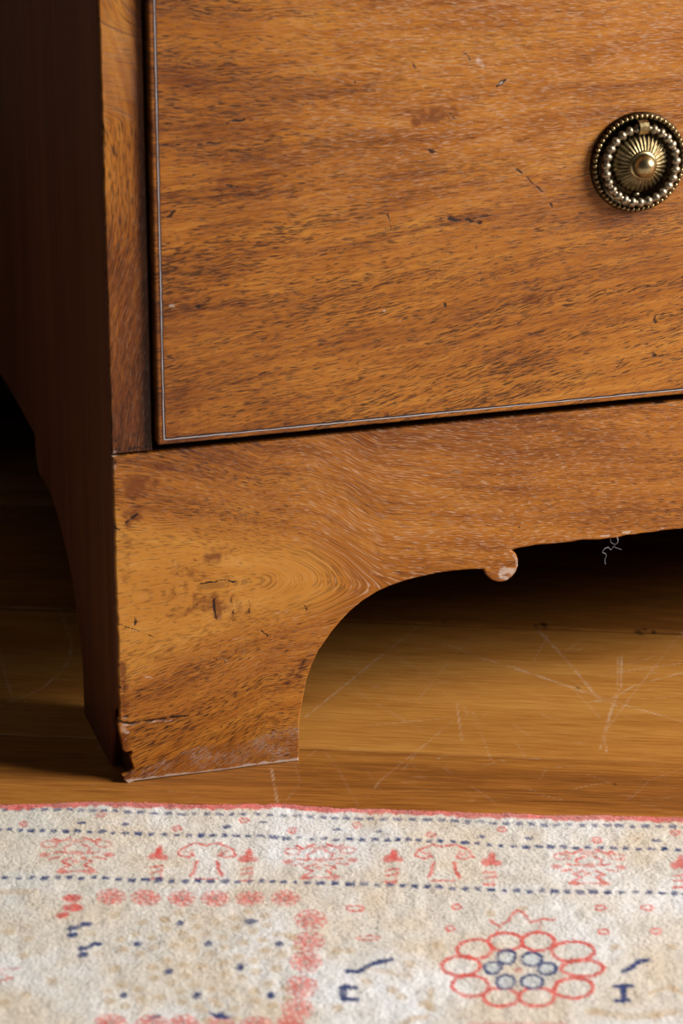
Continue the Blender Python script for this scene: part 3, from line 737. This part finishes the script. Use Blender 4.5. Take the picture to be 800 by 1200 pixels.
# ------------------------------------------------------------------ rug
RTOP = .0050
e_px = [(-60, 944.5), (0, 945), (60, 944), (100, 941.5), (150, 942), (200, 943), (250, 944), (300, 943), (340, 943), (400, 948), (450, 949), (500, 951), (550, 954), (600, 955.5), (650, 958), (700, 957.5), (750, 959), (800, 961), (860, 964)]
E = np.array([ground(p[0], p[1] - 2.5, RTOP - .0006) for p in e_px])
A0, A1 = E[1], E[-2]; ru = (A1 - A0) / np.linalg.norm(A1 - A0); rv = np.array([ru[1], -ru[0]])   # v grows toward the viewer
def rug_uv(px, py): p = np.array(ground(px, py, RTOP)) - A0; return p @ ru, p @ rv
EU = (E - A0) @ ru; EV = (E - A0) @ rv
def edge_v(u): return np.interp(u, EU, EV, left=EV[0], right=EV[-1])
KX = rug_uv(401, 1080)[0] - rug_uv(400, 1080)[0]                    # metres on the rug per photograph pixel
KY = rug_uv(400, 1081)[1] - rug_uv(400, 1080)[1]

CREAM = np.array([.62, .585, .52]); TAN = np.array([.50, .36, .20]); RED = np.array([.60, .085, .065]); PINK = np.array([.62, .22, .18]); BLUE = np.array([.010, .028, .135]); PALE = np.array([.46, .52, .56]); WHITE = np.array([.78, .82, .87])
EL = []     # pattern elements: (type, params in rug metres, colour, strength)
def ln(pts, col, wd=1.6, st=1.0): EL.append(('l', [rug_uv(*p) for p in pts], col, wd * KX, st))
def dot(px, py, rx, ry, col, st=1.0): EL.append(('d', rug_uv(px, py), col, (rx * KX, ry * KY), st))
def ring(px, py, rx, ry, col, wd=1.8, st=1.0, rot=0.0):
    pts = []
    for k in range(17):
        a = 2 * math.pi * k / 16; ex, ey = rx * math.cos(a), ry * math.sin(a) / .45
        c_, s_ = math.cos(rot), math.sin(rot); ex, ey = ex * c_ - ey * s_, ex * s_ + ey * c_
        pts.append((px + ex, py + ey * .45))
    ln(pts, col, wd, st)
L1 = [(-40, 948), (0, 949), (100, 949), (200, 953), (300, 953), (400, 958), (500, 960), (600, 966), (700, 967), (800, 970), (860, 973)]
L2 = [(-40, 972), (0, 973), (100, 975.5), (200, 977.5), (300, 978.5), (400, 983), (500, 985.5), (600, 991), (700, 993), (800, 995), (860, 997)]
L3 = [(-40, 1028), (0, 1029), (100, 1029.5), (200, 1031.5), (300, 1032), (400, 1035), (500, 1039), (600, 1043), (700, 1045), (800, 1047), (860, 1049)]
def palmette(x, y):
    for s in (-1, 1):
        ring(x + s * 32, y - 12, 9, 3.5, RED, 2.1, 0.69); ln([(x + s * 8, y - 20), (x + s * 20, y - 15), (x + s * 27, y - 18)], RED, 2.9, 0.94)
        ln([(x + s * 6, y - 12), (x + s * 16, y - 8), (x + s * 12, y - 2), (x + s * 26, y - 3)], RED, 2.3, 0.88); dot(x + s * 38, y + 0, 7, 3, RED, .7); ln([(x + s * 20, y + 3), (x + s * 33, y + 5)], RED, 2.6, 0.75)
        ln([(x + s * 6, y + 4), (x + s * 18, y + 8), (x + s * 8, y + 12), (x + s * 20, y + 18)], RED, 2.6, 0.88); dot(x + s * 16, y + 20, 9, 2.6, PINK, .8)
    dot(x, y - 2, 10, 3, RED, .6); dot(x - 2, y + 8, 5, 2.5, PINK, .7); ln([(x - 22, y + 20), (x + 18, y + 19)], RED, 2.3, 0.62); dot(x, y - 16, 12, 3, PINK, .6)
def flame(x, y):
    dot(x + 1, y - 3, 5, 9, RED, .95); dot(x - 6, y + 1, 6, 5, RED, .8); dot(x + 7, y + 2, 6, 4, RED, .75)
    ln([(x - 8, y + 14), (x + 5, y + 12)], RED, 2.6, 0.81); ln([(x - 7, y + 20), (x + 6, y + 18)], RED, 2.6, 0.81); ln([(x - 8, y + 27), (x + 4, y + 27)], RED, 2.9, 0.88); ln([(x + 5, y + 12), (x + 3, y + 27)], RED, 2.1, 0.50)
def tree(x, y):
    for s in (-1, 1):
        ln([(x + s * 2, y - 18), (x + s * 14, y - 20), (x + s * 30, y - 13), (x + s * 34, y - 6), (x + s * 22, y - 3), (x + s * 16, y - 6)], RED, 2.6, 0.88)
        ln([(x + s * 18, y - 12), (x + s * 14, y - 5), (x + s * 26, y - 11)], RED, 2.3, 0.62); ln([(x + s * 12, y + 2), (x + s * 15, y + 14), (x + s * 18, y + 18)], RED, 3.6, 0.94)
    ln([(x - 14, y + 22), (x + 12, y + 22)], RED, 2.3, 0.75)
SH = lambda x: 0.024 * x
for x in (90, 375, 690, 985, -195): palmette(x, 1000.5 + SH(x) * .85)
for x in (185, 290, 460, 575, 797, 885, -10 - 85, 1080): flame(x, 999 + SH(x) * .7)
for x in (242, 520, 838, -145): tree(x, 1006 + SH(x) * .5 - 2)
def rosette_r(x, y, rx=17, ry=9):
    dot(x, y, rx * .8, ry * .8, PINK, .35)
    for k in range(8):
        a = 2 * math.pi * k / 8 + .2; ring(x + rx * .64 * math.cos(a), y + ry * .64 * math.sin(a), rx * .34, ry * .36, RED, 1.7, .66)
    dot(x, y, 2.5, 2.5, np.array([.25, .12, .09]), .6)
for x in (130, 171, 213, 252, 293, 334): rosette_r(x, 1051 + (x - 130) * .008)
for i, (x, y) in enumerate(((364, 1078), (362, 1104), (358, 1128), (353, 1156), (348, 1181), (343, 1207), (338, 1234))): rosette_r(x, y, 19, 12)
for x in (130, 178, 215, 258, 300, 339): rosette_r(x, 1198 + (x - 130) * .01, 19, 10)
def flower(x, y, s=1.0, hb=(6, 3.5)):
    for k in range(6):
        a = 2 * math.pi * k / 6 + .4; dot(x + 21 * s * math.cos(a), y + 12 * s * math.sin(a), 6.5 * s, 3.8 * s, TAN, .6)
    dot(x, y, hb[0], hb[1], BLUE, .95)
for x, y in ((161, 1106), (211, 1081), (294, 1080), (244, 1106), (327, 1107), (198, 1139), (281, 1134), (145, 1166), (231, 1166), (317, 1165), (258, 1188)): flower(x, y, 1, (5 if x != 294 else 8, 3.6))
ln([(246, 1186), (256, 1190), (268, 1191)], BLUE, 4, 1); ln([(176, 1192), (186, 1189)], BLUE, 3, .9)
for x, y in ((135, 1135), (254, 1080), (285, 1105), (204, 1109), (236, 1132), (324, 1136), (187, 1168), (270, 1163), (135, 1072), (167, 1080), (194, 1078), (338, 1097), (395, 1115), (395, 1180), (410, 1115), (505, 1180), (512, 1107), (496, 1175), (720, 1110), (787, 1110), (612, 1064), (575, 1070), (33, 1100), (10, 1092), (28, 1120), (30, 1165), (5, 1175), (60, 1150), (460, 1160), (430, 1150), (470, 1168), (700, 1185), (770, 1190), (790, 1160), (480, 1130)): dot(x, y, 7, 4, TAN, .6)
ln([(470, 1200), (485, 1192), (500, 1190)], TAN, 6, .6); ln([(505, 1160), (502, 1178)], TAN, 6, .6); ln([(0, 1045), (40, 1045)], TAN, 7, .45); ln([(690, 1185), (735, 1192), (790, 1186)], TAN, 8, .5); ln([(430, 1135), (480, 1145)], TAN, 5, .4); ln([(760, 1165), (785, 1155), (800, 1166)], TAN, 4, .6)
dot(84, 1053, 12, 4.5, RED, .95); dot(85, 1064, 13, 5, RED, .95); dot(73, 1073, 8, 4, RED, .9); ln([(80, 1048), (92, 1066)], RED, 3, .6)
for x, y in ((85, 1092), (97, 1115)):
    dot(x, y - 3.5, 6.5, 3.6, BLUE, 1); dot(x, y + 4, 6.5, 3.4, BLUE, 1); dot(x + 1, y + .6, 3, 1.2, WHITE, .9); ln([(x + 8, y - 6), (x + 13, y - 8.5), (x + 20, y - 8.5)], BLUE, 5, 1); dot(x + 20, y + 2, 9, 4, TAN, .35)
ln([(0, 1136), (24, 1134)], RED, 1.8, .6); ln([(0, 1150), (14, 1146)], RED, 3, .8); ln([(2, 1140), (10, 1146)], PINK, 2, .6)
# big rosette
bx, by = 605, 1134
for px, py, rx, ry, ro in ((592, 1103, 19, 10, 0), (630, 1103, 18, 10, 0), (556, 1112, 19, 11, .25), (671, 1115, 23, 11, -.12), (540, 1132, 21, 10.5, 0), (682, 1135, 23, 9, 0), (551, 1155, 20, 11, -.15), (672, 1158, 21, 11, .15), (587, 1168, 19, 10, 0), (629, 1168, 19, 10, 0)): ring(px, py, rx * 1.08, ry * 1.08, RED, 3.8, 1, ro)
for px, py, rx, ry in ((593, 1121, 9, 7), (623, 1124, 10, 7), (577, 1134, 8, 6), (641, 1135, 9, 6), (592, 1150, 9, 7), (623, 1150, 11, 7)):
    dot(px, py, rx * 1.2, ry * 1.2, PALE, .75); ring(px, py, rx * 1.2, ry * 1.15, BLUE, 3.2, .95)
dot(607, 1136, 5, 2.5, RED, .7)
ln([(575, 1078), (585, 1085), (596, 1078), (600, 1070), (608, 1066), (616, 1072), (622, 1080), (636, 1076), (650, 1078)], RED, 3, .85); ln([(585, 1085), (580, 1095)], RED, 2, .5); ln([(634, 1080), (632, 1090)], RED, 2, .5)
ln([(407, 1138), (420, 1139), (436, 1130), (459, 1125)], BLUE, 5, 1); ln([(400, 1157), (418, 1157)], BLUE, 4, 1); ln([(400, 1170), (420, 1170)], BLUE, 4, 1); ln([(404, 1157), (404, 1170)], BLUE, 5, 1); ln([(399, 1157), (399, 1170)], BLUE, 3, .9)
ln([(730, 1139), (740, 1134), (748, 1127), (758, 1125)], BLUE, 5, 1); ln([(721, 1156), (740, 1156)], BLUE, 5, 1); ln([(730, 1156), (730, 1172)], BLUE, 6, 1); ln([(722, 1173), (737, 1172)], BLUE, 4, 1)
for x, y, rx in ((416, 1064, 10), (432, 1099, 13), (535, 1061, 5), (527, 1087, 5), (703, 1064, 6), (758, 1064, 7), (707, 1092, 6), (768, 1092, 6)): ring(x, y, rx, 3, RED, 2.3, .9)
for k in range(7): dot(555 + k * 17, 1201, 9, 4, PINK, .5)
for x, y in ((28, 966), (118, 955), (207, 970), (286, 960), (342, 971), (418, 966), (505, 978), (588, 972), (699, 984), (791, 976)): ring(x, y, 5, 3, RED, 1.8, .8); dot(x, y, 4, 2, PINK, .5)
for x, y in ((95, 965), (147, 966), (266, 968), (308, 962), (444, 974), (564, 981), (619, 982), (768, 985), (394, 971)): dot(x, y, 6, 2, BLUE, .85)

def rug_color(u, v):
    uj = u + rng.normal(0, .00022, len(u)); vj = v + rng.normal(0, .00035, len(u))
    n1 = vnoise(u * 60, v * 45, 61); n2 = vnoise(u * 190, v * 130, 62); n3 = vnoise(u * 500, v * 350, 63)
    C = CREAM[None] * (1 + .06 * n1 + .05 * n2 + .03 * n3)[:, None]
    tn = np.clip(.28 + .5 * n1 + .35 * vnoise(u * 120 + 7, v * 110, 64), 0, 1) * .46
    C = C * (1 - tn[:, None]) + TAN[None] * 1.15 * tn[:, None]
    wh = np.clip(vnoise(u * 35 + 3, v * 30, 65) * .9 + .3 * n2 + .1, 0, 1) * .6
    C = C * (1 - wh[:, None]) + WHITE[None] * wh[:, None]
    fade = np.clip(.95 + .22 * vnoise(u * 260, v * 200, 66) + rng.normal(0, .12, len(u)), .2, 1.05)
    def paint(idx, mask, col):
        k = np.clip(mask * fade[idx], 0, 1)[:, None]; C[idx] = C[idx] * (1 - k) + np.asarray(col)[None] * k
    for t, p, col, wd, st in EL:
        if t == 'd':
            c = np.where((np.abs(uj - p[0]) < wd[0] * 1.5) & (np.abs(vj - p[1]) < wd[1] * 1.5))[0]
            if len(c): paint(c, st * np.clip(2.6 * (1.15 - np.hypot((uj[c] - p[0]) / wd[0], (vj[c] - p[1]) / wd[1])), 0, 1), col)
        else:
            P = np.array(p); lo_ = P.min(0) - 2 * wd - .002; hi_ = P.max(0) + 2 * wd + .002
            c = np.where((uj > lo_[0]) & (uj < hi_[0]) & (vj > lo_[1]) & (vj < hi_[1]))[0]
            if len(c):
                d = np.min([segdist(uj[c], vj[c] * .62, (a[0], a[1] * .62), (b[0], b[1] * .62))[0] for a, b in zip(P, P[1:])], 0)
                paint(c, st * np.clip(2.2 - d / (wd * .36), 0, 1), col)
    al = np.arange(len(u))
    for li, (L, st, per) in enumerate(((L1, .78, 16.2), (L2, .97, 15.1), (L3, .97, 15.4))):
        Q = np.array([rug_uv(*p) for p in L]); vl = np.interp(uj, Q[:, 0], Q[:, 1])
        ph = uj / (per * KX) + .35 * vnoise(uj * 40, uj * 0, 70 + li); fr = ph - np.floor(ph); cell = np.floor(ph).astype(int)
        rr = np.random.default_rng(80 + li).random(4096); off = (rr[cell % 4096] - .5) * .0011; ln_ = .46 + .30 * rr[(cell * 7 + 11) % 4096]
        dm = np.clip((ln_ - np.abs(fr - .5) * 2) * 5 + .3, 0, 1)
        wd_ = .0009 + .0005 * rr[(cell * 3 + 5) % 4096]
        paint(al, st * dm * np.clip(1.7 - np.abs(vj - vl - off) / wd_, 0, 1), BLUE)
    ev = v - edge_v(u)
    k = sm(.0070, .0050, ev + .0012 * n3 + .0008 * n2) * .9; k = k[:, None]
    rd = (RED * .92)[None] * (1 + .25 * vnoise(u * 130, v * 10, 90) + .2 * n3)[:, None]
    pk = np.clip(.6 + .6 * vnoise(u * 70, v * 0, 91), 0, 1)[:, None] * .55
    rd = rd * (1 - pk) + PINK[None] * pk
    C = C * (1 - k) + rd * k
    return np.clip(C, .01, .9)

rug = bpy.data.objects.new('rug', None); S.collection.objects.link(rug)
rug['label'] = 'pale cream wool rug with faded red and blue flowers and red edge'; rug['category'] = 'rug'
us = np.concatenate([np.arange(-.40, -.035, .004), np.arange(-.035, .285, .0006), np.arange(.285, .85, .004)])
vs = np.concatenate([np.arange(0, .185, .0007), np.arange(.185, .62, .004)])
U, T = np.meshgrid(us, vs, indexing='ij')
Vv = T + edge_v(U) * (1 - sm(0, .03, T))
def rug_h(U, V_, T):
    return RTOP + .0006 * vnoise(U * 25, V_ * 25, 95) + .00022 * vnoise(U * 260, V_ * 200, 96) - .0016 * np.clip(1 - T / .0024, 0, 1) ** 2
Zr = rug_h(U, Vv, T) + rng.normal(0, .0001, U.shape)
X = A0[0] + U * ru[0] + Vv * rv[0]; Y = A0[1] + U * ru[1] + Vv * rv[1]
nu, nv = U.shape; V = np.stack([X.ravel(), Y.ravel(), Zr.ravel()], 1); idx = np.arange(nu * nv).reshape(nu, nv)
Q = np.stack([idx[:-1, :-1], idx[:-1, 1:], idx[1:, 1:], idx[1:, :-1]], -1).reshape(-1, 4)
per = np.concatenate([idx[:, 0], idx[-1, 1:], idx[::-1, -1][1:], idx[0, ::-1][1:-1]])
b = len(V); lw = V[per].copy(); lw[:, 2] = .0003; V = np.concatenate([V, lw]); n_ = len(per); i_ = np.arange(n_); j_ = (i_ + 1) % n_
Q2 = np.stack([per[i_], per[j_], b + j_, b + i_], -1)
ro = mesh_tri('woven_ground', V, np.concatenate([Q, Q2]), M_RUG, rug, True, quads=True)
uu = (V[:, 0] - A0[0]) * ru[0] + (V[:, 1] - A0[1]) * ru[1]; vv = (V[:, 0] - A0[0]) * rv[0] + (V[:, 1] - A0[1]) * rv[1]
C = rug_color(uu, vv); attr(ro, 'col', np.concatenate([C, np.ones((len(C), 1))], 1), 'FLOAT_COLOR')
# short wool pile over the part in view
nf = 150000
fu = rng.uniform(-.035, .285, nf); ft = rng.uniform(-.0008, .185, nf) ; ft[:9000] = rng.uniform(-.0012, .004, 9000)
fv = ft + edge_v(fu) * (1 - sm(0, .03, ft))
fc = rug_color(fu, fv)
fc *= (1 + rng.normal(0, .05, nf))[:, None]
yl = (ft < .0006) & (rng.random(nf) < .16); fc[yl] = (.62, .36, .10)
fz = rug_h(fu, fv, np.maximum(ft, 0)) - .0006
L = .0008 + rng.random(nf) * .0008; an = rng.normal(math.pi * .5, .9, nf); lean = .35 + .5 * rng.random(nf)
du = np.cos(an) * L * lean; dv = np.sin(an) * L * lean * np.where(ft < .003, -.4, 1); dz = L * (1 - lean * .45)
sa = rng.uniform(0, math.pi, nf); wv = .00012 + rng.random(nf) * .00010
bx_ = np.cos(sa) * wv; by_ = np.sin(sa) * wv
def W3(u, v, z): return np.stack([A0[0] + u * ru[0] + v * rv[0], A0[1] + u * ru[1] + v * rv[1], z], 1)
Pv = np.stack([W3(fu - bx_, fv - by_, fz), W3(fu + bx_, fv + by_, fz), W3(fu + du, fv + dv, fz + dz)], 1).reshape(-1, 3)
po_ = mesh_tri('pile', Pv, np.arange(nf * 3).reshape(-1, 3), M_RUG, rug, False)
po_['kind'] = 'stuff'
cc = np.repeat(np.concatenate([np.clip(fc, .01, .9), np.ones((nf, 1))], 1), 3, 0); attr(po_, 'col', cc, 'FLOAT_COLOR')

# ------------------------------------------------------------------ a curl of lint caught on the lower edge of the base board
lp = [(716, 626), (715.2, 632), (717, 637), (721.5, 637), (723, 631), (720.5, 628), (722, 634), (718, 639), (718.5, 641), (716, 644.5), (713, 642), (711, 640), (706, 641.5), (704, 645.5), (708, 648), (710.5, 652), (709, 656), (708.8, 661)]
def smooth_curve(P, k=6):
    out = []
    for i in range(len(P) - 1):
        p0, p1, p2, p3 = (np.array(P[max(0, min(len(P) - 1, j))]) for j in (i - 1, i, i + 1, i + 2))
        for t in np.arange(0, 1, 1 / k):
            out.append(.5 * (2 * p1 + (p2 - p0) * t + (2 * p0 - 5 * p1 + 4 * p2 - p3) * t * t + (3 * p1 - p0 - 3 * p2 + p3) * t ** 3))
    return out + [np.array(P[-1])]
P3 = []
for i, p in enumerate(lp):
    x_, z_ = front(p[0], p[1], .0015); P3.append((x_, .0008 + .0012 * math.sin(i * .9), z_))
bm = bmesh.new(); add_tube(bm, [tuple(p) for p in smooth_curve(P3)], .00011, 5)
branch = [P3[8], (P3[8][0] + .0018, .0010, P3[8][2] - .0006), (P3[8][0] + .0033, .0006, P3[8][2] - .0012)]
add_tube(bm, branch, .00009, 5)
li = bm_obj('lint_thread', bm, M_LINT)
li['label'] = 'thin curl of grey lint dangling below the base board'; li['category'] = 'lint'
